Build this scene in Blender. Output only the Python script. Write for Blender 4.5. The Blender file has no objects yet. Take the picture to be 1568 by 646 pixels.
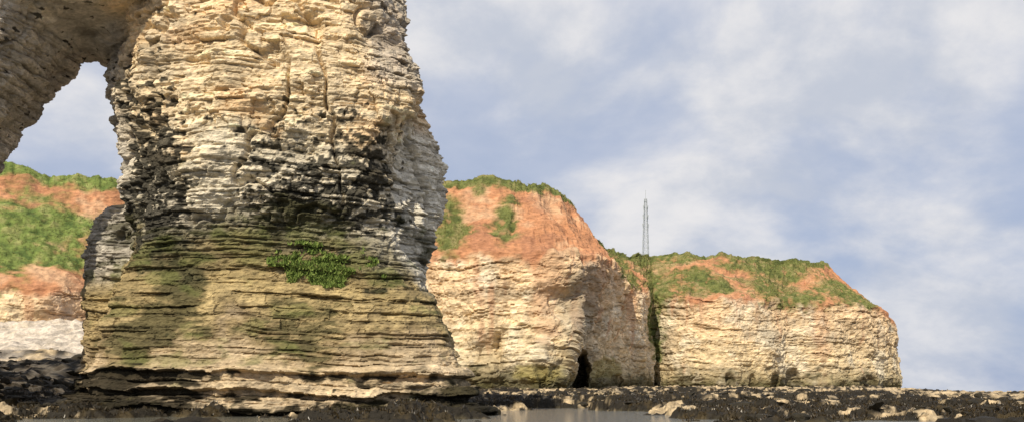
import bpy, bmesh, math, random
import numpy as np
random.seed(3); rng=np.random.default_rng(7)
CZ=1.6; F=1500.0; CX=784.0; HY=600.0
scene=bpy.context.scene
def PX(px,D): return (px-CX)/F*D
def PZ(py,D): return CZ+(HY-py)/F*D

# ---------------- noise ----------------
def _h(ix,iy,iz,seed):
    n=ix*np.uint32(374761393)+iy*np.uint32(668265263)+iz*np.uint32(2246822519)+np.uint32((seed*3266489917)&0xffffffff)
    n=(n^(n>>np.uint32(13)))*np.uint32(1274126177)
    n=(n^(n>>np.uint32(15)))*np.uint32(2246822519)
    n=n^(n>>np.uint32(16))
    return n.astype(np.float32)/np.float32(4294967295.0)
def hsh(i,j=0,seed=0):
    i=np.asarray(i).astype(np.int64).astype(np.uint32)
    j=np.zeros_like(i)+np.asarray(j).astype(np.int64).astype(np.uint32)
    return _h(i,j,np.zeros_like(i),seed)
def vn(x,y,z,seed=0):
    x=np.asarray(x,dtype=np.float32);y=np.zeros_like(x)+np.float32(y) if np.isscalar(y) else y.astype(np.float32)
    z=np.zeros_like(x)+np.float32(z) if np.isscalar(z) else z.astype(np.float32)
    xf=np.floor(x);yf=np.floor(y);zf=np.floor(z)
    fx=x-xf;fy=y-yf;fz=z-zf
    fx=fx*fx*(3-2*fx);fy=fy*fy*(3-2*fy);fz=fz*fz*(3-2*fz)
    ix=xf.astype(np.int64).astype(np.uint32);iy=yf.astype(np.int64).astype(np.uint32);iz=zf.astype(np.int64).astype(np.uint32)
    o=np.uint32(1)
    def c(a,b,d): return _h(ix+a if a else ix,iy+b if b else iy,iz+d if d else iz,seed)
    x00=c(0,0,0)*(1-fx)+c(o,0,0)*fx
    x10=c(0,o,0)*(1-fx)+c(o,o,0)*fx
    x01=c(0,0,o)*(1-fx)+c(o,0,o)*fx
    x11=c(0,o,o)*(1-fx)+c(o,o,o)*fx
    a=x00*(1-fy)+x10*fy; b=x01*(1-fy)+x11*fy
    return (a*(1-fz)+b*fz)*2-1
def fbm(x,y,z,oct=4,seed=0,gain=0.5):
    s=0;a=1.0;t=0;f=1.0
    for k in range(oct):
        s=s+a*vn(x*f,y*f if not np.isscalar(y) else y,z*f if not np.isscalar(z) else z,seed+k*17)
        t+=a;a*=gain;f*=2.03
    return s/t*1.5
def ss(a,b,x):
    t=np.clip((x-a)/(b-a),0,1); return t*t*(3-2*t)
def mix(c,d,m):
    return c*(1-m[:,None])+np.asarray(d)*m[:,None]
def ramp(z,keys):
    k=np.array([a[0] for a in keys]); return np.stack([np.interp(z,k,[a[1][i] for a in keys]) for i in range(3)],1)

def make_mesh(name,co,faces,col=None,smooth=False):
    me=bpy.data.meshes.new(name)
    n=len(co);m=len(faces);k=faces.shape[1]
    me.vertices.add(n);me.vertices.foreach_set('co',co.astype(np.float32).ravel())
    me.loops.add(m*k);me.loops.foreach_set('vertex_index',faces.astype(np.int32).ravel())
    me.polygons.add(m);me.polygons.foreach_set('loop_start',np.arange(0,m*k,k,dtype=np.int32))
    me.update(calc_edges=True)
    if col is not None: set_col(me,col)
    me.polygons.foreach_set('use_smooth',np.full(m,smooth,dtype=bool))
    return me
def set_col(me,col):
    a=me.color_attributes.new('Col','FLOAT_COLOR','POINT')
    c=np.ones((len(col),4),dtype=np.float32);c[:,:3]=np.clip(col,0.004,0.9)
    a.data.foreach_set('color',c.ravel())
def add(name,me,mat):
    o=bpy.data.objects.new(name,me);scene.collection.objects.link(o)
    if mat: me.materials.append(mat)
    return o
def grid_faces(nr,nc):
    i=np.arange(nr-1)[:,None]*nc+np.arange(nc-1)[None,:]
    return np.stack([i,i+1,i+nc+1,i+nc],-1).reshape(-1,4)

# ---------------- materials ----------------
def rock_mat(name,s1,s2,bump,rough=0.92,var=0.35,spec=0.2,zs=2.2):
    m=bpy.data.materials.new(name);m.use_nodes=True
    nt=m.node_tree;N=nt.nodes;L=nt.links;b=N['Principled BSDF']
    b.inputs['Roughness'].default_value=rough
    b.inputs['Specular IOR Level'].default_value=spec
    at=N.new('ShaderNodeVertexColor');at.layer_name='Col'
    tc=N.new('ShaderNodeTexCoord')
    mp=N.new('ShaderNodeMapping');mp.inputs['Scale'].default_value=(1,1,zs)
    L.new(tc.outputs['Object'],mp.inputs['Vector'])
    n1=N.new('ShaderNodeTexNoise');n1.inputs['Scale'].default_value=s1;n1.inputs['Detail'].default_value=5;n1.inputs['Roughness'].default_value=0.7
    L.new(mp.outputs[0],n1.inputs['Vector'])
    n2=N.new('ShaderNodeTexVoronoi');n2.inputs['Scale'].default_value=s2
    L.new(mp.outputs[0],n2.inputs['Vector'])
    mr=N.new('ShaderNodeMapRange');mr.inputs[1].default_value=0.3;mr.inputs[2].default_value=0.7;mr.inputs[3].default_value=1-var;mr.inputs[4].default_value=1+var
    L.new(n1.outputs['Fac'],mr.inputs[0])
    vm=N.new('ShaderNodeVectorMath');vm.operation='SCALE'
    L.new(at.outputs['Color'],vm.inputs[0]);L.new(mr.outputs[0],vm.inputs['Scale'])
    L.new(vm.outputs[0],b.inputs['Base Color'])
    ad=N.new('ShaderNodeMath');ad.operation='MULTIPLY_ADD';ad.inputs[1].default_value=0.5
    L.new(n2.outputs['Distance'],ad.inputs[0]);L.new(n1.outputs['Fac'],ad.inputs[2])
    bp=N.new('ShaderNodeBump');bp.inputs['Strength'].default_value=1.0;bp.inputs['Distance'].default_value=bump
    L.new(ad.outputs[0],bp.inputs['Height']);L.new(bp.outputs[0],b.inputs['Normal'])
    return m
M_stack=rock_mat('stack_chalk',2.4,3.2,0.14)
M_cliff=rock_mat('cliff_chalk',0.9,0.8,0.25)
M_shore=rock_mat('shore_rock',2.5,4.0,0.10,rough=0.7,spec=0.25,zs=1.0)

def strata(x,y,z,nx,seed,tmin,tmax,wmin,wmax,warp=0.3):
    r=np.random.default_rng(seed)
    b=np.cumsum(tmin+(tmax-tmin)*r.random(900)**1.8)-4
    zt=z+warp*vn(x/9,y/9,0,seed)+0.22*warp*vn(x/1.3,y/1.3,z/1.3,seed+1)+0.02*x
    li=np.clip(np.searchsorted(b,zt),1,899)
    de=np.minimum(zt-b[li-1],b[li]-zt)
    w=wmin+(wmax-wmin)*hsh(li,0,seed+2)
    u=np.where(nx<-0.3,x-0.8*y,x+0.8*y)+0.7*wmin*vn(x/0.8,y/0.8,z/0.5,seed+5)
    uu=u/w+hsh(li,3,seed+3)*17
    bi=np.floor(uu);fr=uu-bi;ds=np.minimum(fr,1-fr)*w
    return li,de,ds,hsh(li,7,seed+4),hsh(bi+5000,li,seed+6)

# ================= SEA STACK =================
def ring_loft(bm,sections,n=72):
    rows=[]
    for z,pts in sections:
        P=np.array(pts,float);k=len(P);vs=[]
        for i in range(n):
            t=i/n*k;a=int(t);f=t-a
            p0,p1,p2,p3=P[(a-1)%k],P[a%k],P[(a+1)%k],P[(a+2)%k]
            c=0.5*((2*p1)+(-p0+p2)*f+(2*p0-5*p1+4*p2-p3)*f*f+(-p0+3*p1-3*p2+p3)*f**3)
            vs.append(bm.verts.new((c[0],c[1],z)))
        rows.append(vs)
    for a,b in zip(rows[:-1],rows[1:]):
        for i in range(n):
            j=(i+1)%n; bm.faces.new((a[i],a[j],b[j],b[i]))
    for vs,rev in ((rows[0],True),(rows[-1],False)):
        c=sum((v.co for v in vs),vs[0].co*0)/n
        cv=bm.verts.new(c)
        for i in range(n):
            j=(i+1)%n
            bm.faces.new((vs[j],vs[i],cv) if rev else (vs[i],vs[j],cv))
bm=bmesh.new()
REF=66.0
def zy(y): return CZ+(HY-y)/F*REF
def yat(z,D): return HY-(z-CZ)*F/D
Y_=[700,640,600,560,480,400,340,250,150,60,0,-60,-100,-125]
yF=[64.3,64.6,65.0,66,66.9,67.8,67.4,66.2,66.4,67,67.4,68,70,74]
def prof(y,tab): 
    t=sorted(tab);return float(np.interp(y,[a for a,_ in t],[b for _,b in t]))
R_=[(700,742),(640,734),(600,716),(560,700),(520,690),(470,667),(420,640),(380,613),(340,598),(270,615),(200,638),(150,641),(100,637),(60,622),(0,616),(-60,606),(-100,590),(-125,560)]
FL=[(700,140),(620,150),(560,162),(500,172),(450,192),(400,207),(330,228),(250,262),(150,262),(60,240),(0,240),(-60,240),(-125,250)]
G_=[(700,130),(640,145),(560,166),(500,168),(450,184),(400,202),(350,200),(320,182),(290,176),(250,188),(200,182),(150,173),(110,173),(80,170),(62,120),(0,100),(-60,100),(-125,140)]
secs=[]
for y in range(700,-126,-11):
    f=float(np.interp(y,Y_[::-1],yF[::-1]));z=zy(y)
    r=prof(yat(z,f+4),R_);fl=prof(y,FL);g=prof(yat(z,f+8),G_)
    mid=(fl*0.5+r*0.5)
    ch=float(np.interp(y,[60,130,330,420],[75,45,45,35]))
    cd=float(np.interp(y,[60,130],[2.0,1.2]))
    pts=[(PX(fl,f+1.0),f+1.0),(PX(mid-60,f-0.2),f-0.2),(PX(mid+70,f),f),(PX(r-ch,f+0.8),f+0.8),(PX(r,f+3+cd),f+3+cd),(PX(r-60,f+13),f+13),(PX(g+120,f+15),f+15),(PX(g+30,f+13),f+13),(PX(g,f+8),f+8),(PX((g+fl)/2-8,f+4),f+4)]
    secs.append((z,pts))
ring_loft(bm,secs)
secs=[]
BR=[(470,636),(450,642),(420,648),(380,656),(330,675),(290,678),(240,672),(190,650),(150,636),(110,622),(80,600)]
for y in range(470,70,-10):
    r=prof(y,BR);l=520
    d=70.2;z=CZ+(HY-y)/F*73.5
    if y<140: d=70.2+(140-y)*0.05
    pts=[(PX(l,d),d),(PX((l+r)/2,d-0.3),d-0.3),(PX(r-52,d),d),(PX(r,d+4),d+4),(PX(r-30,d+9),d+9),(PX(l,d+9),d+9)]
    secs.append((z,pts))
ring_loft(bm,secs)
secs=[]
BL=[(700,105),(620,115),(560,126),(500,131),(400,137),(340,142),(318,158),(305,184)]
for y in list(range(700,304,-12)):
    l=prof(y,BL);d=77;z=CZ+(HY-y)/F*79
    pts=[(PX(l,d+3),d+3),(PX(l+14,d+0.6),d+0.6),(PX(l+70,d),d),(PX(300,d),d),(PX(300,d+8),d+8),(PX(l+20,d+8),d+8)]
    secs.append((z,pts))
ring_loft(bm,secs)
secs=[]
LR=[(700,-190),(600,-170),(400,-100),(250,-18),(200,10),(140,55),(100,84),(80,100),(66,118),(58,160),(50,230),(40,300),(20,330),(-125,330)]
for y in [700,650,600,550,500,450,400,350,300,270,250,230,210,190,170,155,140,125,110,100,90,82,76,71,66,62,58,54,50,44,34,20,0,-30,-60,-90,-110,-125]:
    r=prof(y,LR);l=-560;d=66.5;z=CZ+(HY-y)/F*75
    k=float(np.interp(y,[0,70],[0.3,1.0]))
    top=max(0,(-60-y))*0.03
    pts=[(PX(l,d+2),d+2),(PX((l+r)/2,d+0.5),d+0.5),(PX(r-150,d+top),d+top),(PX(r-60,d+2*k+top),d+2*k+top),(PX(r,d+8*k+1),d+8*k+1),(PX(r-20,d+14),d+14),(PX((l+r)/2,d+16),d+16),(PX(l,d+16),d+16)]
    secs.append((z,pts))
ring_loft(bm,secs)
bmesh.ops.recalc_face_normals(bm,faces=bm.faces)
me0=bpy.data.meshes.new('tmp');bm.to_mesh(me0);bm.free()
tmp=bpy.data.objects.new('tmp',me0);scene.collection.objects.link(tmp)
md=tmp.modifiers.new('r','REMESH');md.mode='VOXEL';md.voxel_size=0.085
dg=bpy.context.evaluated_depsgraph_get()
me=bpy.data.meshes.new_from_object(tmp.evaluated_get(dg))
bpy.data.objects.remove(tmp)
n=len(me.vertices);print('stack verts',n)
co=np.empty(n*3,np.float32);me.vertices.foreach_get('co',co);co=co.reshape(-1,3)
nr=np.empty(n*3,np.float32);me.vertex_normals.foreach_get('vector',nr);nr=nr.reshape(-1,3)
x,y,z=co.T.copy()
def sb(px,py,wx,wy,D=67.0):
    return np.exp(-(((x-PX(px,D))/(wx/F*D))**2+((z-PZ(py,D))/(wy/F*D))**2))*(y<76)
big=fbm(x/7,y/7,z/6,3,1)
medn=fbm(x/2.4,y/2.4,z/1.8,4,11)
fine=fbm(x/0.45,y/0.45,z/0.3,3,21)
ridge=1-np.abs(fbm(x/3.5,y/3.5,z/5.5,3,31))
li,de,ds,lr,br=strata(x,y,z,nr[:,0],5,0.16,0.95,0.6,2.4,0.5)
li2,de2,ds2,lr2,br2=strata(x,y,z,nr[:,0],9,0.1,0.3,0.25,0.9,0.4)
lmod=ss(-0.45,0.35,vn(x/3.2+li*7.3,y/3.2,0,88)+0.5*vn(x/0.9+li*3.1,y/0.9,0,89))
lmod2=ss(-0.3,0.5,vn(x/1.6+li2*5.3,y/1.6,0,90))
up=ss(11,15,z+1.5*medn)
blk=np.where(br>0.8,1.0,np.where(br<0.22,-1.2,(br-0.5)*0.8))
bz=ss(-0.3,0.5,fbm(x/4,y/4,z/3,2,95))
d=0.65*big+0.42*medn*(0.45+0.8*up)+ (lr-0.5)*(0.50-0.28*up)*lmod+blk*(0.06+0.17*up*bz)
d+=-(0.20-0.06*up)*np.exp(-(de/0.07)**2)*lmod
d+=-0.12*(0.3+0.7*up)*np.exp(-(ds/0.07)**2)*bz
d+=((lr2-0.5)*0.16+(br2-0.5)*0.22*(0.3+up))*lmod2+0.11*fine
d+=-0.6*ss(0.88,1.0,ridge)*up
base=1-ss(2.8,3.8,z+0.4*medn)
slab=np.where((np.floor((z+0.35*medn+0.02*x)/0.62)%2)==0,0.6,-0.5)
d+=base*(slab*(0.5+0.5*lmod)+(lr-0.5)*0.7+0.55*fbm(x/1.8,y/1.8,z*0.6,3,77)+0.4)
w=np.array([1,1,0.3],np.float32)
co2=co+nr*w*d[:,None]
me.vertices.foreach_set('co',co2.astype(np.float32).ravel())
# colour
n1=fbm(x/3.2,y/3.2,z/2.4,4,41);n2=fbm(x/0.9,y/0.9,z/0.5,4,51);n3=fbm(x/3.0,y/3.0,z/0.22,3,61);n4=fbm(x/9,y/9,z/7,2,71);n5=fbm(x/0.35,y/0.35,z/0.22,2,75)
nb=fbm(x/4.5,y/4.5,0,3,79)
zw=z+1.6*nb+0.9*n2+0.8*n1
zc=z+n1*1.8+n4*1.6+n2*1.0+1.3*nb
col=ramp(zc,[(0.0,(.06,.05,.025)),(0.8,(.52,.41,.27)),(3.0,(.52,.40,.25)),(4.6,(.28,.21,.11)),(6,(.41,.315,.16)),(8,(.38,.29,.14)),(9.6,(.28,.215,.11)),(11.2,(.22,.19,.11)),(12.6,(.38,.34,.25)),(14.2,(.66,.59,.46)),(17.5,(.72,.63,.47)),(20,(.75,.60,.39)),(28,(.79,.61,.38)),(34,(.6,.48,.33))])
orange=ss(0.1,0.7,n1+0.3*n2)*ss(16,20,z)
col=mix(col,(.64,.41,.21),orange*0.6)
grey=ss(0.1,0.8,fbm(x/4,y/4,z/3,3,91)+0.35*n2)*ss(12,15,z)
col=mix(col,(.44,.40,.33),grey*0.35)
leg=np.clip(ss(-27.5,-30.0,x+0.5*n1)*ss(9,12,z),0,1)
col=mix(col,(.55,.51,.45),leg*0.8)
rgt=ss(-10.5,-8.5,x+0.1*(z-22)+0.5*n1)*ss(22,23.5,z)
col=mix(col,(.38,.35,.31),rgt*0.7)
pale=ss(68.8,70.0,y)*ss(-12.5,-10,x)*ss(8,10,z)*(1-ss(20,22,z))
col=mix(col,(.68,.63,.53),pale*0.85)
col*= (1+0.26*n3)[:,None]*(0.84+0.32*br)[:,None]*(0.88+0.24*br2)[:,None]*(1+0.2*n2)[:,None]
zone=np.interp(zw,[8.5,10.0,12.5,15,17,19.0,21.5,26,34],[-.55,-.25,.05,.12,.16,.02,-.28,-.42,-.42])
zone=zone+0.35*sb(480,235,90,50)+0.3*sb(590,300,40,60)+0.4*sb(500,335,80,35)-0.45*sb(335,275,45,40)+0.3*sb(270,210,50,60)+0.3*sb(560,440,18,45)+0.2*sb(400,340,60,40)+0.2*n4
zone=zone+0.62*ss(-21.5,-24.5,x)*ss(10,13,zw)*(1-ss(24,28,z))*(x>-31)  # left facet: lichen boosted to paint in shade beyond the arch leg's cast shadow
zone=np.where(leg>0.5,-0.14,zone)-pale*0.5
lich_shade=ss(0.34,0.48,n2*0.62+n3*0.28+0.2*n1+0.4*n5+zone-0.15*(d>0.3)+0.15*(br<0.25))
col=mix(col,(.026,.025,.019),lich_shade*0.92)
alg=ss(0.12,0.5,n1*0.8+0.4*n3+0.3*n2+np.interp(zw,[3,4.5,6,7.5,9.5,11.5,13,15.5],[-.3,-.08,.02,-.18,-.05,.25,.15,-.6])+0.6*sb(255,510,90,35)+0.45*sb(420,345,120,25)+0.3*sb(300,430,60,40))
col=mix(col,(.060,.057,.024),alg*0.8)
grn=ss(0.15,0.6,fbm(x/2.2,y/2.2,z/1.2,4,101)+np.interp(zw,[3,8,10,12,14],[-.3,-.05,.05,.12,-.6])+0.25*sb(230,420,60,80)+0.25*sb(580,450,50,60))
col=mix(col,(.15,.165,.05),grn*0.5)
gap=np.exp(-(de/0.08)**2)*lmod*0.85
col*= (1-0.65*gap*(1-0.3*up))[:,None]
lf=ss(-19.5,-21.5,x+1.0*n1)*(z<3.6)+ss(-7.0,-5.0,x+0.5*n1)*(z<1.6)
weed=ss(0.0,0.25,0.7*n1+0.6*n2+0.3*n3+np.interp(z,[0.0,0.4,0.9,2.6,3.4],[.6,0.0,-0.45,-.5,-1.0])+0.75*lf+0.4*(slab<0)*base)
col=mix(col,(.022,.018,.010),weed*0.95)
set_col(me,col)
me.polygons.foreach_set('use_smooth',np.zeros(len(me.polygons),dtype=bool))
me.materials.clear()
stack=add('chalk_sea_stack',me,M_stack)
SC=co2;SN=nr

# ================= CLIFFS =================
ST=[((-700,120),(-700,430,124),(-700,190,150)),
((-300,148),(-300,430,152),(-300,235,176)),
((0,152),(0,436,156),(5,252,180)),
((80,156),(80,440,159),(80,265,184)),
((165,165),(165,440,169),(165,279,188)),
((400,185),(400,410,189),(400,285,205)),
((600,190),(600,392,193),(600,272,206)),
((680,181),(680,388,186),(690,273,200)),
((735,178),(735,386,182),(735,275,200)),
((765,179),(780,386,181),(785,278,201)),
((815,175),(850,389,180),(815,284,203)),
((845,175),(910,393,186),(850,294,207)),
((856,190),(932,398,198),(868,312,222)),
((912,203),(940,402,218),(908,366,245)),
((950,226),(960,430,234),(943,387,262)),
((985,236),(985,446,240),(975,390,268)),
((1000,256),(998,450,258),(995,390,280)),
((1020,250),(1035,453,252),(1040,389,274)),
((1060,243),(1060,455,249),(1070,390,274)),
((1120,242),(1115,455,248),(1125,391,276)),
((1185,247),(1175,458,252),(1175,394,280)),
((1200,255),(1195,460,258),(1200,399,281)),
((1280,253),(1280,463,260),(1242,400,284)),
((1350,262),(1345,468,270),(1256,404,296)),
((1377,280),(1372,494,285),(1262,407,306)),
((1377,310),(1368,494,315),(1262,412,332)),
((1330,370),(1325,510,375),(1240,440,390)),
((1200,450),(1200,520,455),(1150,460,470))]
B=np.array([[PX(a[0],a[1]),a[1],-1.5] for a,_,_ in ST])
C=np.array([[PX(b[0],b[2]),b[2],PZ(b[1],b[2])] for _,b,_ in ST])
R=np.array([[PX(c[0],c[2]),c[2],PZ(c[1],c[2])] for _,_,c in ST])
seg=np.maximum(np.linalg.norm(np.diff(B,axis=0)[:,:2],axis=1),np.linalg.norm(np.diff(C,axis=0)[:,:2],axis=1))
s=np.concatenate([[0],np.cumsum(seg)])
NC=2000
sc=np.interp(np.linspace(0,1,NC),[0,0.06,0.94,1],[0,s[1],s[-3],s[-1]])
def smooth_interp(Pt,win=2.2):
    fine_s=np.linspace(0,s[-1],6000);out=[]
    kw=int(win/(s[-1]/6000));k=np.hanning(2*kw+3);k/=k.sum()
    for c in range(3):
        v=np.interp(fine_s,s,Pt[:,c]);vp=np.pad(v,kw+1,mode='edge')
        v=np.convolve(vp,k,'valid');out.append(np.interp(sc,fine_s,v))
    return np.stack(out,1)
Bs,Cs,Rs=smooth_interp(B,1.6),smooth_interp(C),smooth_interp(R,1.6)
NA,NB,ND=130,100,26
rows=[];reg=[]
for i in range(NA):
    t=i/NA; rows.append(Bs*(1-t)+Cs*t);reg.append(t)
for i in range(NB+1):
    t=i/NB
    p=(Cs*(1-t)+Rs*t).copy()
    p[:,2]-=math.sin(math.pi*t)*1.2
    rows.append(p);reg.append(1+t)
for i in range(1,ND):
    t=(i/ND)**2*1.0
    p=Rs.copy();p[:,1]+=t*170;p[:,0]+=t*(-30);p[:,2]+=-2.0*t+0.25*math.sqrt(t)
    rows.append(p);reg.append(2+i/ND)
G=np.array(rows);reg=np.array(reg)
NRr=len(rows)
du=np.gradient(G,axis=1);dv=np.gradient(G,axis=0)
Nn=np.cross(du,dv);Nn/=np.linalg.norm(Nn,axis=2,keepdims=True)+1e-9
if Nn[50,900,1]>0: Nn=-Nn
co=G.reshape(-1,3).copy();nn=Nn.reshape(-1,3);t=np.repeat(reg,NC);sv=np.tile(sc,NRr)
x,y,z=co.T.copy()
c1=fbm(x/6,y/6,z/4,4,41);c2=fbm(x/1.6,y/1.6,z/0.9,4,42);c3=fbm(x/9,y/9,z/0.5,3,43)
chalk=1-ss(0.95,1.03,t+0.10*fbm(sv/5,t*2,0,4,5)+0.02*c2)
plat=ss(1.97,2.03,t)
clay=(1-chalk)*(1-plat)
farm=ss(20,30,x)*ss(225,240,y)
bay=ss(-40,-50,x)
li,de,ds,lr,br=strata(x,y,z,nn[:,0],15,0.4,2.2,2.0,6,1.5)
li2,de2,ds2,lr2,br2=strata(x,y,z,nn[:,0],19,0.3,0.9,0.6,2.2,1.2)
lm=ss(-0.2,0.5,vn(x/7+li*7.3,y/7,0,88)+0.5*vn(x/2,y/2,li*3.1,89))
b1=fbm(x/15,y/15,z/22,3,3);b2=fbm(x/5,y/5,z/6,5,13);b3=fbm(x/1.2,y/1.2,z/0.9,3,23)
scoop=ss(0.2,0.9,fbm(x/9,y/9,z/9,3,26))
gul=1-np.abs(fbm(sv/6.0+0.5*vn(sv/3,t*3,0,2),t*2.0,0,4,33))
gul2=1-np.abs(fbm(sv/2.2,t*6,0,3,37))
d=chalk*((2.0*b1+1.5*b2-1.6*scoop)*(1-0.4*farm)+(lr-0.5)*0.55*lm+(br-0.5)*0.3+(br2-0.5)*0.25-0.45*np.exp(-(de/0.15)**2)*lm+0.35*b3)
d+=clay*(1.2*b1+1.3*(1-0.75*bay)*(gul-0.75)*np.interp(t,[1,1.15,1.8,2.0],[0.3,1,0.8,0.2])+0.35*(1-0.6*bay)*(gul2-0.7)+0.5*b2+0.2*b3)
co+=nn*d[:,None]
edge=vn(sv/6,0,0,51)*0.7+vn(sv/1.8,0,0,53)*0.35+vn(sv/0.6,0,0,54)*0.2
co[:,2]+=edge*ss(1.8,1.97,t)*(1-ss(2.1,2.6,t))+ 0.2*plat*fbm(x/4,y/4,0,3,57)
caves=[(888,592,536,32,11,197),(752,545,505,36,1.8,178),(832,598,555,14,1.2,176),(940,600,570,16,1.5,225),
(1120,600,568,14,2.0,242),(1153,600,574,12,1.5,245),(1190,600,568,18,1.8,249),(1216,600,562,20,2.6,254),(1335,600,574,36,1.7,260),(1060,600,576,44,1.4,243),(700,600,565,40,1.5,180)]
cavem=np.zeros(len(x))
for px,yb,yt,wd,dp,D in caves:
    X0=PX(px,D);W=wd/2/F*D;Zt=PZ(yt,D);Zb=PZ(yb,D)
    wob=0.35 if dp>5 else 0.9
    u=np.abs(x+wob*b2-X0)/W; v=(z+wob*b2)/Zt
    m=(1-ss(0.7 if dp>5 else 0.5,1.1,np.sqrt(u**4+np.clip(v,0,9)**5)))*(np.abs(y-D)<14)*(t<0.95)
    if yb<560: m=m*ss(Zb-3,Zb+0.5,z)
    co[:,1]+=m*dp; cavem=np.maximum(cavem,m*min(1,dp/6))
notch=(1-ss(2.0,4.5,z+b2))*chalk
co[:,:2]-=nn[:,:2]*(notch*0.8)[:,None]
strk=fbm(sv/2.2,z/14,0,4,44)
chalkc=ramp(z+c1*1.5,[(0,(.06,.055,.03)),(2.5,(.12,.105,.05)),(4.5,(.32,.26,.15)),(9,(.64,.51,.32)),(18,(.68,.52,.33)),(24,(.64,.46,.28)),(30,(.60,.41,.25))])
chalkc=mix(chalkc,(.72,.64,.49),0.65*ss(0,0.6,fbm(x/5,y/5,z/5,4,49)))
chalkc=mix(chalkc,(.38,.33,.25),0.5*ss(0.1,0.7,c1+0.4*c2))
chalkc*=(1+0.26*c3)[:,None]*(0.93+0.14*br)[:,None]*(1+0.28*c2)[:,None]
chalkc*=(1-np.exp(-(de/0.18)**2)*0.45*lm)[:,None]
stain=ss(0.25,0.75,strk+np.interp(z,[5,14,22,28],[-.45,-.25,.02,.32])+0.3*c1)
def blob(px,py,D,wx,wy,soft=0.35):
    X0,Z0=PX(px,D),PZ(py,D);a=wx/F*D;b=wy/F*D
    r=np.sqrt(((x-X0)/a)**2+((z-Z0)/b)**2)+0.5*c1+0.35*c2
    return (1-ss(1-soft,1+soft,r))*(np.abs(y-D)<30)
stain=np.maximum(stain,0.9*blob(835,440,180,20,70))
stain=np.maximum(stain,0.7*blob(905,430,190,22,60))
stain=np.maximum(stain,0.7*blob(1255,500,258,14,60))
stain=np.maximum(stain,0.8*blob(95,450,158,40,60))
stainc=np.ones((len(x),3))*np.array((.46,.26,.15))
chalkc=chalkc*(1-0.6*stain[:,None])+stainc*0.6*stain[:,None]
low=ss(0.1,0.5,c1*.6+c2*.4+np.interp(z,[2,5,8,11],[.5,.25,-.2,-.7]));chalkc=mix(chalkc,(.08,.07,.03),low*0.8)
yel=blob(925,565,213,22,18)+blob(820,575,178,40,12);chalkc=mix(chalkc,(.32,.27,.09),np.clip(yel,0,1)*0.6)
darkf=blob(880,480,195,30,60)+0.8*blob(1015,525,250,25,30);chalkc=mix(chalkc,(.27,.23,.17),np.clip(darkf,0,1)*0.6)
clayc=np.ones((len(x),3))*np.array((.47,.225,.115))
clayc*=(1+0.15*c1)[:,None]*(1+0.16*fbm(sv/2.5,t*8,0,4,47))[:,None]*(1+0.1*c2)[:,None]
clayc=mix(clayc,(.54,.35,.21),ss(0.1,0.8,c1+0.3*c2)*0.8)
clayc=mix(clayc,(.30,.14,.085),0.5*ss(0.1,0.7,fbm(sv/4,t*5,0,4,48)))
col=chalkc*chalk[:,None]+clayc*((1-chalk))[:,None]
gr=np.zeros(len(x))
for a in [(795,286,203,72,11),(694,345,195,26,48),(773,340,195,20,36),(735,300,200,14,12),(10,365,168,120,70),(90,330,168,55,28),
 (1005,440,262,24,52),(1060,432,262,50,24),(1002,505,254,14,48),(1190,410,275,75,16),(1190,440,262,52,34),(1290,440,268,40,26),(1320,460,268,34,14),(1225,455,262,40,22),(945,400,245,26,16),(960,425,240,26,18),(975,400,268,64,12),(1100,440,262,26,14),(1150,397,275,34,10),(1040,400,270,30,8)]:
    gr=np.maximum(gr,blob(*a))
top=ss(1.88,1.93,t+0.05*c1+0.03*c2)
gr=np.maximum(gr,top)
gr=np.maximum(gr,0.7*ss(0.35,0.6,c1+0.4*c2)*clay*(x>25))
gr*=1-0.5*ss(0.3,0.7,fbm(x/1.8,y/1.8,z/1.8,3,64))*(1-top)*(x>-40)
gv=fbm(x/1.4,y/1.4,z/1.4,4,61)
gcol=np.ones((len(x),3))*np.array((.15,.165,.05))
gcol=mix(gcol,(.24,.21,.09),ss(0.0,0.7,gv));gcol=mix(gcol,(.075,.095,.03),ss(0.0,0.7,-gv))
gcol=mix(gcol,gcol*np.array([1.1,1.3,1.1]),(x<-40).astype(float))
m=gr[:,None];col=col*(1-m)+gcol*m
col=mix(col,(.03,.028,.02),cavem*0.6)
co[:,2]+=gr*0.25*gv*(t>1)
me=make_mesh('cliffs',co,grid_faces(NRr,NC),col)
cl=add('chalk_cliffs',me,M_cliff)
CO,CG,CT=co,gr,t

def tufts(name,P,size,mat,k=5,seed=1,c0=(.11,.125,.035),c1_=(.13,.105,.04)):
    r=np.random.default_rng(seed);n=len(P)
    c=np.repeat(P,k,0);m=len(c)
    a=r.uniform(0,2*np.pi,m);h=size*r.uniform(0.5,1.3,m);w=h*0.28
    lean=r.normal(0,0.5,(m,2))*h[:,None]
    off=r.normal(0,size*0.5,(m,2))
    b=c.copy();b[:,:2]+=off;b[:,2]-=0.08
    dx=np.stack([np.cos(a)*w,np.sin(a)*w,np.zeros(m)],1)
    tp=b.copy();tp[:,:2]+=lean;tp[:,2]+=h
    V=np.stack([b-dx,b+dx,tp+dx*0.15,tp-dx*0.15],1).reshape(-1,3)
    Fc=np.arange(m*4).reshape(-1,4)
    g=r.uniform(0,1,m)
    colr=np.array(c0)[None]+np.array(c1_)[None]*g[:,None]
    return add(name,make_mesh(name,V,Fc,np.repeat(colr,4,0)),mat)
def leaf_mat(nm,ro,sp_):
    mg=bpy.data.materials.new(nm);mg.use_nodes=True
    _a=mg.node_tree.nodes.new('ShaderNodeVertexColor');_a.layer_name='Col'
    _b=mg.node_tree.nodes['Principled BSDF'];_b.inputs['Roughness'].default_value=ro;_b.inputs['Specular IOR Level'].default_value=sp_
    mg.node_tree.links.new(_a.outputs[0],_b.inputs['Base Color']);return mg
mg=leaf_mat('grass',0.85,0.1);mw=leaf_mat('wet_seaweed',0.4,0.5)
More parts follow.
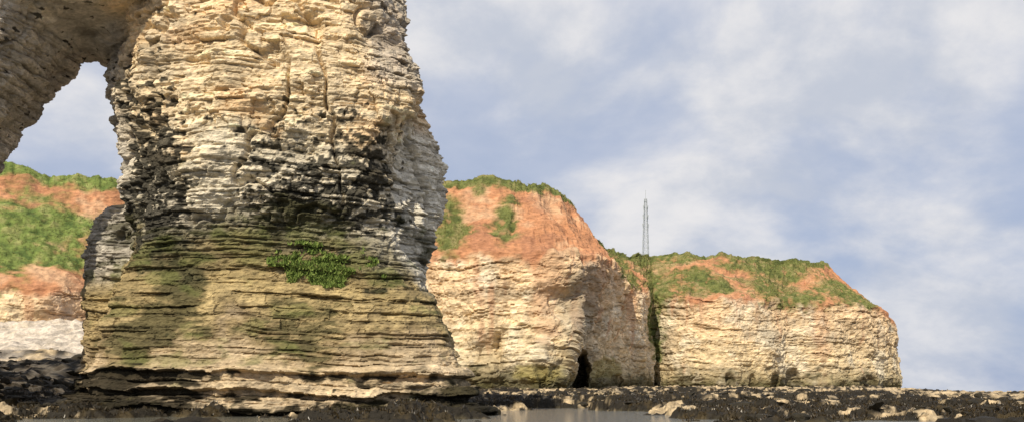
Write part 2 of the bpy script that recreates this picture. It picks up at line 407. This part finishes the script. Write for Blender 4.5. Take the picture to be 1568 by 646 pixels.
pr=np.where((CG>0.6)&(CT>1.02)&(CT<2.3))[0]
sel=rng.choice(pr,min(24000,len(pr)),replace=False)
tufts('cliff_grass',CO[sel],0.22,mg,3)

fx=PX(487,67)
ell=((SC[:,0]-fx)/3.2)**2+((SC[:,2]-zy(402)+0.12*(SC[:,0]-fx))/1.3)**2
pn=fbm(SC[:,0]/0.8,SC[:,1]/0.8,SC[:,2]/0.5,3,5)
idx=np.where((ell+1.4*pn<0.85)&(SN[:,1]<-0.3)&(SC[:,1]<70))[0]
sel=rng.choice(idx,min(900,len(idx)),replace=False)
Pp=SC[sel]+SN[sel]*0.10
tufts('cliff_fern',Pp,0.22,mg,6,5,(.10,.16,.035),(.13,.13,.04))

# ================= SHORE =================
ysr=np.concatenate([np.arange(-20,44,0.8),np.arange(44,100,0.16),np.arange(100,200,0.45),np.arange(200,460,1.5)])
xs=np.concatenate([np.arange(-190,-45,0.6),np.arange(-45,55,0.17),np.arange(55,330,0.7)])
X,Yg=np.meshgrid(xs,ysr);x=X.ravel().astype(np.float32);y=Yg.ravel().astype(np.float32)
pn1=fbm(x/4,y/4,0,4,9)
def pool(cx,cy,ax,ay):
    r=np.sqrt(((x-cx)/ax)**2+((y-cy)/ay)**2)+0.4*pn1
    return 1-ss(0.8,1.05,r)
pm=np.maximum.reduce([pool(-18.5,50,7.0,16),pool(4.0,62,8.0,36),pool(20,48,8,6)])
ratio=x/np.maximum(y,30)
h=np.interp(y,[-20,44,52,62,75,100,200,300,420],[.3,-.05,.05,.22,.45,.85,2.3,2.6,-1])
h=h*(1-0.45*ss(0.36,0.47,ratio))
h=h*(1-ss(150,260,x))-2.5*ss(150,260,x)
h=h+np.interp(y,[70,100,130,155,200],[0,2.4,5.6,11,14])*ss(-38,-50,x)
h=h+0.25*fbm(x/9,y/9,0,3,7)
e=fbm(x/3.0,y/2.0,0,4,17);r2=1-np.abs(fbm(x/4.5,y/2.0,0,4,19))
st=np.floor((h+0.6*e)/0.38)*0.38
rough=(1-pm)
z=h*0.25+st*0.75+rough*(0.30*np.clip(e,-0.5,1)+0.25*(r2-0.6)+0.15*fbm(x/0.5,y/0.5,0,3,23))-pm*(0.4+np.clip(h,0,2)*0.9)
beach=ss(5.6,7.0,h-0.9*e)*(x<-38)
z=z*(1-beach)+(h+0.6*e+0.3*fbm(x/0.9,y/0.9,0,3,24))*beach
m1=fbm(x/6,y/6,0,4,27);m2=fbm(x/0.8,y/0.8,0,4,29)
palem=ss(0.15,0.35,m1*0.9+m2*0.6+np.interp(y,[50,80,110,150,200],[-.25,-.15,.0,.25,.45])-0.12)
col=np.ones((len(x),3))*np.array((.018,.014,.008))
col=mix(col,(.055,.038,.014),ss(0.1,0.6,m2)*0.8)
pc=np.ones((len(x),3))*np.array((.44,.34,.21));pc*=(1+0.35*fbm(x/0.4,y/0.4,0,3,33))[:,None]
col=col*(1-palem[:,None])+pc*palem[:,None]
col=mix(col,(.62,.54,.45),beach*(0.6+0.4*ss(-0.2,0.3,m2)))
col=mix(col,(.16,.13,.07),ss(0.05,-0.2,z)*0.7)
me=make_mesh('shore',np.stack([x,y,z],1),grid_faces(len(ysr),len(xs)),col)
add('rocky_shore',me,M_shore)
def lookup(a,px_,py_): 
    j=np.clip(np.searchsorted(xs,px_),0,len(xs)-1);i=np.clip(np.searchsorted(ysr,py_),0,len(ysr)-1)
    return a[i*len(xs)+j]
cand=np.where((palem<0.3)&(beach<0.1)&(pm<0.3)&(y>48)&(y<130)&(z>0.03)&(np.abs(x)<0.58*y))[0]
pr_=1/(y[cand]**1.0);pr_/=pr_.sum()
sel=rng.choice(cand,36000,replace=False,p=pr_)
Pw=np.stack([x[sel],y[sel],z[sel]+0.05],1)
tufts('seaweed',Pw,0.17,mw,3,9,(.012,.009,.004),(.05,.032,.010))
bm=bmesh.new();bmesh.ops.create_icosphere(bm,subdivisions=3,radius=1)
bv=np.array([v.co[:] for v in bm.verts]);bf=np.array([[v.index for v in f.verts] for f in bm.faces]);bm.free()
def boulders(name,pts,sizes,pale,seed):
    r=np.random.default_rng(seed);V=[];Fs=[];Cc=[]
    for k,(p,s_) in enumerate(zip(pts,sizes)):
        v=bv*np.array([r.uniform(.8,2.2),r.uniform(.8,1.4),r.uniform(.25,.65)])
        o_=r.uniform(0,99,3);q=bv*1.1+o_
        v=v*(1+0.35*fbm(q[:,0],q[:,1],q[:,2],3,3))[:,None]
        for _ in range(6):
            nd=r.normal(size=3);nd/=np.linalg.norm(nd);dd=v@nd;lim=r.uniform(.35,.75)
            v=v-np.clip(dd-lim,0,None)[:,None]*nd*0.95
        a=r.uniform(0,6.28);ca,sa=math.cos(a),math.sin(a)
        v=np.stack([v[:,0]*ca-v[:,1]*sa,v[:,0]*sa+v[:,1]*ca,v[:,2]],1)*s_
        V.append(v+p);Fs.append(bf+k*len(bv))
        m=fbm(q[:,0]*2,q[:,1]*2,q[:,2]*2,3,8)
        c=np.ones((len(v),3))*(np.array((.46,.36,.23))*r.uniform(.5,1.05) if r.random()<pale[k] else np.array((.028,.022,.012)))
        c=mix(c,(.02,.017,.01),ss(-0.05,0.3,m)*0.92);Cc.append(c)
    return add(name,make_mesh(name,np.concatenate(V),np.concatenate(Fs),np.concatenate(Cc)),M_shore)
N=1700
py_=rng.uniform(50,115,N);px2=(rng.uniform(-60,1640,N)-CX)/F*py_
ok=~((px2<-4)&(px2>-27)&(py_>65.5))
ok&=(lookup(pm,px2,py_)<0.3)|(rng.random(N)<0.03)
clus=lookup(palem,px2,py_);ok&=rng.random(N)<(0.35+0.65*clus)
px2,py_=px2[ok],py_[ok];sz=rng.lognormal(-1.55,0.6,len(px2))*(1+py_/250);sz=np.clip(sz,0,0.9)
pts=np.stack([px2,py_,lookup(z,px2,py_)+sz*0.1],1)
boulders('shore_boulders',pts,sz,0.12+0.5*lookup(palem,px2,py_),4)
N=160
py_=rng.uniform(72,128,N);px2=(rng.uniform(-60,190,N)-CX)/F*py_
sz=np.clip(rng.lognormal(-0.7,0.5,N),0,1.5)
boulders('fallen_rocks',np.stack([px2,py_,lookup(z,px2,py_)+sz*0.1],1),sz,np.full(N,0.25),6)
N=700
py_=rng.uniform(115,235,N);px2=(rng.uniform(700,1640,N)-CX)/F*py_
sz=rng.lognormal(-1.1,0.4,N)
pts=np.stack([px2,py_,lookup(z,px2,py_)+sz*0.1],1)
boulders('shore_rubble',pts,sz,np.full(N,0.7),5)

# ================= SEA =================
ms=bpy.data.materials.new('sea_water');ms.use_nodes=True
nt=ms.node_tree;b=nt.nodes['Principled BSDF'];b.inputs['Base Color'].default_value=(.13,.13,.11,1);b.inputs['Roughness'].default_value=0.06;b.inputs['IOR'].default_value=1.33
tc=nt.nodes.new('ShaderNodeTexCoord');nz=nt.nodes.new('ShaderNodeTexNoise');nz.inputs['Scale'].default_value=5.0;nz.inputs['Detail'].default_value=4
nt.links.new(tc.outputs['Object'],nz.inputs['Vector'])
bp=nt.nodes.new('ShaderNodeBump');bp.inputs['Strength'].default_value=1.0;bp.inputs['Distance'].default_value=0.10
nt.links.new(nz.outputs['Fac'],bp.inputs['Height']);nt.links.new(bp.outputs[0],b.inputs['Normal'])
xs2=np.array([-9000,-2000,-300,0,300,2000,9000.]);ys2=np.array([-300,0,100,400,1500,5000,16000.])
A,Bb=np.meshgrid(xs2,ys2)
add('sea',make_mesh('sea',np.stack([A.ravel(),Bb.ravel(),np.full(A.size,0.02)],1),grid_faces(7,7)),ms)

# ================= MAST =================
mm=bpy.data.materials.new('mast_steel');mm.use_nodes=True
b=mm.node_tree.nodes['Principled BSDF'];b.inputs['Base Color'].default_value=(.42,.45,.48,1);b.inputs['Metallic'].default_value=0.0;b.inputs['Roughness'].default_value=0.6
bm=bmesh.new()
from mathutils import Vector
def bar(a,b_,r):
    a,b_=Vector(a),Vector(b_);d=b_-a;q=d.to_track_quat('Z','Y')
    vs=[[bm.verts.new(p+q@Vector((r*math.cos(k*math.pi/2),r*math.sin(k*math.pi/2),0))) for k in range(4)] for p in (a,b_)]
    for k in range(4):
        j=(k+1)%4;bm.faces.new((vs[0][k],vs[0][j],vs[1][j],vs[1][k]))
    bm.faces.new(vs[0][::-1]);bm.faces.new(vs[1])
Dm=330;mx=PX(988.5,Dm);z0=34;z1=PZ(305,Dm)
def corner(i,zz):
    w=np.interp(zz,[z0,z1],[1.9,0.5]);a=math.radians(20+90*i);return (mx+w*math.cos(a),Dm+w*math.sin(a),zz)
lv=np.linspace(z0,z1,17)
for i in range(4):
    bar(corner(i,z0),corner(i,z1),0.08)
    for a,c in zip(lv[:-1],lv[1:]):
        bar(corner(i,c),corner((i+1)%4,c),0.045)
        bar(corner(i,a),corner((i+1)%4,c),0.04);bar(corner((i+1)%4,a),corner(i,c),0.04)
bar((mx,Dm,z1-1),(mx,Dm,z1+3),0.06)
for zz in (z1-3,z1-6,z1-9):
    for i in range(4):
        p=corner(i,zz);bar((p[0],p[1],zz-0.8),(p[0]+0.25*math.cos(math.radians(20+90*i)),p[1],zz+0.8),0.12)
me=bpy.data.meshes.new('mast');bm.to_mesh(me);bm.free();add('lattice_mast',me,mm)

# ================= LIGHT =================
az=math.radians(-23);el=math.radians(41)
sd=Vector((math.sin(az)*math.cos(el),-math.cos(az)*math.cos(el),math.sin(el)))
sl=bpy.data.lights.new('sun','SUN');sl.energy=4.5;sl.angle=math.radians(0.6);sl.color=(1,.90,.72)
so=bpy.data.objects.new('sun',sl);scene.collection.objects.link(so);so.rotation_euler=sd.to_track_quat('Z','Y').to_euler()
w=bpy.data.worlds.new('World');scene.world=w;w.use_nodes=True
nt=w.node_tree;N=nt.nodes;L=nt.links;bg=N['Background'];bg.inputs['Strength'].default_value=0.1
sk=N.new('ShaderNodeTexSky');sk.sky_type='NISHITA';sk.sun_disc=False;sk.sun_elevation=el;sk.sun_rotation=math.pi-az
sk.air_density=1.0;sk.dust_density=1.5
tc=N.new('ShaderNodeTexCoord');sp=N.new('ShaderNodeSeparateXYZ');L.new(tc.outputs['Generated'],sp.inputs[0])
def math_(op,a,b_=None,c=None):
    m=N.new('ShaderNodeMath');m.operation=op
    for i,v in enumerate((a,b_,c)):
        if v is None: continue
        if isinstance(v,(int,float)): m.inputs[i].default_value=v
        else: L.new(v,m.inputs[i])
    return m.outputs[0]
zz=math_('MAXIMUM',sp.outputs[2],0.0);dn=math_('ADD',zz,0.5)
cb=N.new('ShaderNodeCombineXYZ');L.new(math_('DIVIDE',sp.outputs[0],dn),cb.inputs[0]);L.new(math_('DIVIDE',sp.outputs[1],dn),cb.inputs[1])
mp=N.new('ShaderNodeMapping');mp.inputs['Location'].default_value=(5.3,2.9,0);L.new(cb.outputs[0],mp.inputs[0])
def noise(sc_,det,ro,dis,lo,hi):
    n_=N.new('ShaderNodeTexNoise');n_.inputs['Scale'].default_value=sc_;n_.inputs['Detail'].default_value=det;n_.inputs['Roughness'].default_value=ro;n_.inputs['Distortion'].default_value=dis
    L.new(mp.outputs[0],n_.inputs['Vector'])
    r_=N.new('ShaderNodeMapRange');r_.interpolation_type='SMOOTHSTEP';r_.inputs[1].default_value=lo;r_.inputs[2].default_value=hi
    L.new(n_.outputs['Fac'],r_.inputs[0]);return r_.outputs[0]
f1=noise(2.3,8,0.55,0.2,0.40,0.62)
f2=noise(5.0,8,0.58,0.1,0.35,0.66)
up_=N.new('ShaderNodeMapRange');up_.inputs[1].default_value=0.08;up_.inputs[2].default_value=0.36;up_.inputs[3].default_value=0.0;up_.inputs[4].default_value=0.5
L.new(zz,up_.inputs[0])
cov=math_('MINIMUM',math_('ADD',math_('MULTIPLY',f1,0.88),up_.outputs[0]),1.0)
cc=N.new('ShaderNodeMix');cc.data_type='RGBA';cc.inputs[6].default_value=(5.5,5.9,6.8,1);cc.inputs[7].default_value=(8.2,8.1,8.2,1);L.new(f2,cc.inputs[0])
bs=N.new('ShaderNodeMix');bs.data_type='RGBA';bs.inputs[0].default_value=0.9;L.new(sk.outputs[0],bs.inputs[6]);bs.inputs[7].default_value=(3.8,4.6,6.5,1)
mx_=N.new('ShaderNodeMix');mx_.data_type='RGBA';L.new(cov,mx_.inputs[0]);L.new(bs.outputs[2],mx_.inputs[6]);L.new(cc.outputs[2],mx_.inputs[7])
L.new(mx_.outputs[2],bg.inputs['Color'])

# ================= CAMERA =================
cam=bpy.data.cameras.new('camera');cam.sensor_width=36;cam.lens=36*F/1568;cam.shift_y=(HY-323)/1568;cam.clip_end=30000;cam.clip_start=0.1
co_=bpy.data.objects.new('camera',cam);scene.collection.objects.link(co_);co_.location=(0,0,CZ);co_.rotation_euler=(math.pi/2,0,0)
scene.camera=co_
scene.view_settings.view_transform='Standard';scene.view_settings.look='None';scene.view_settings.exposure=0
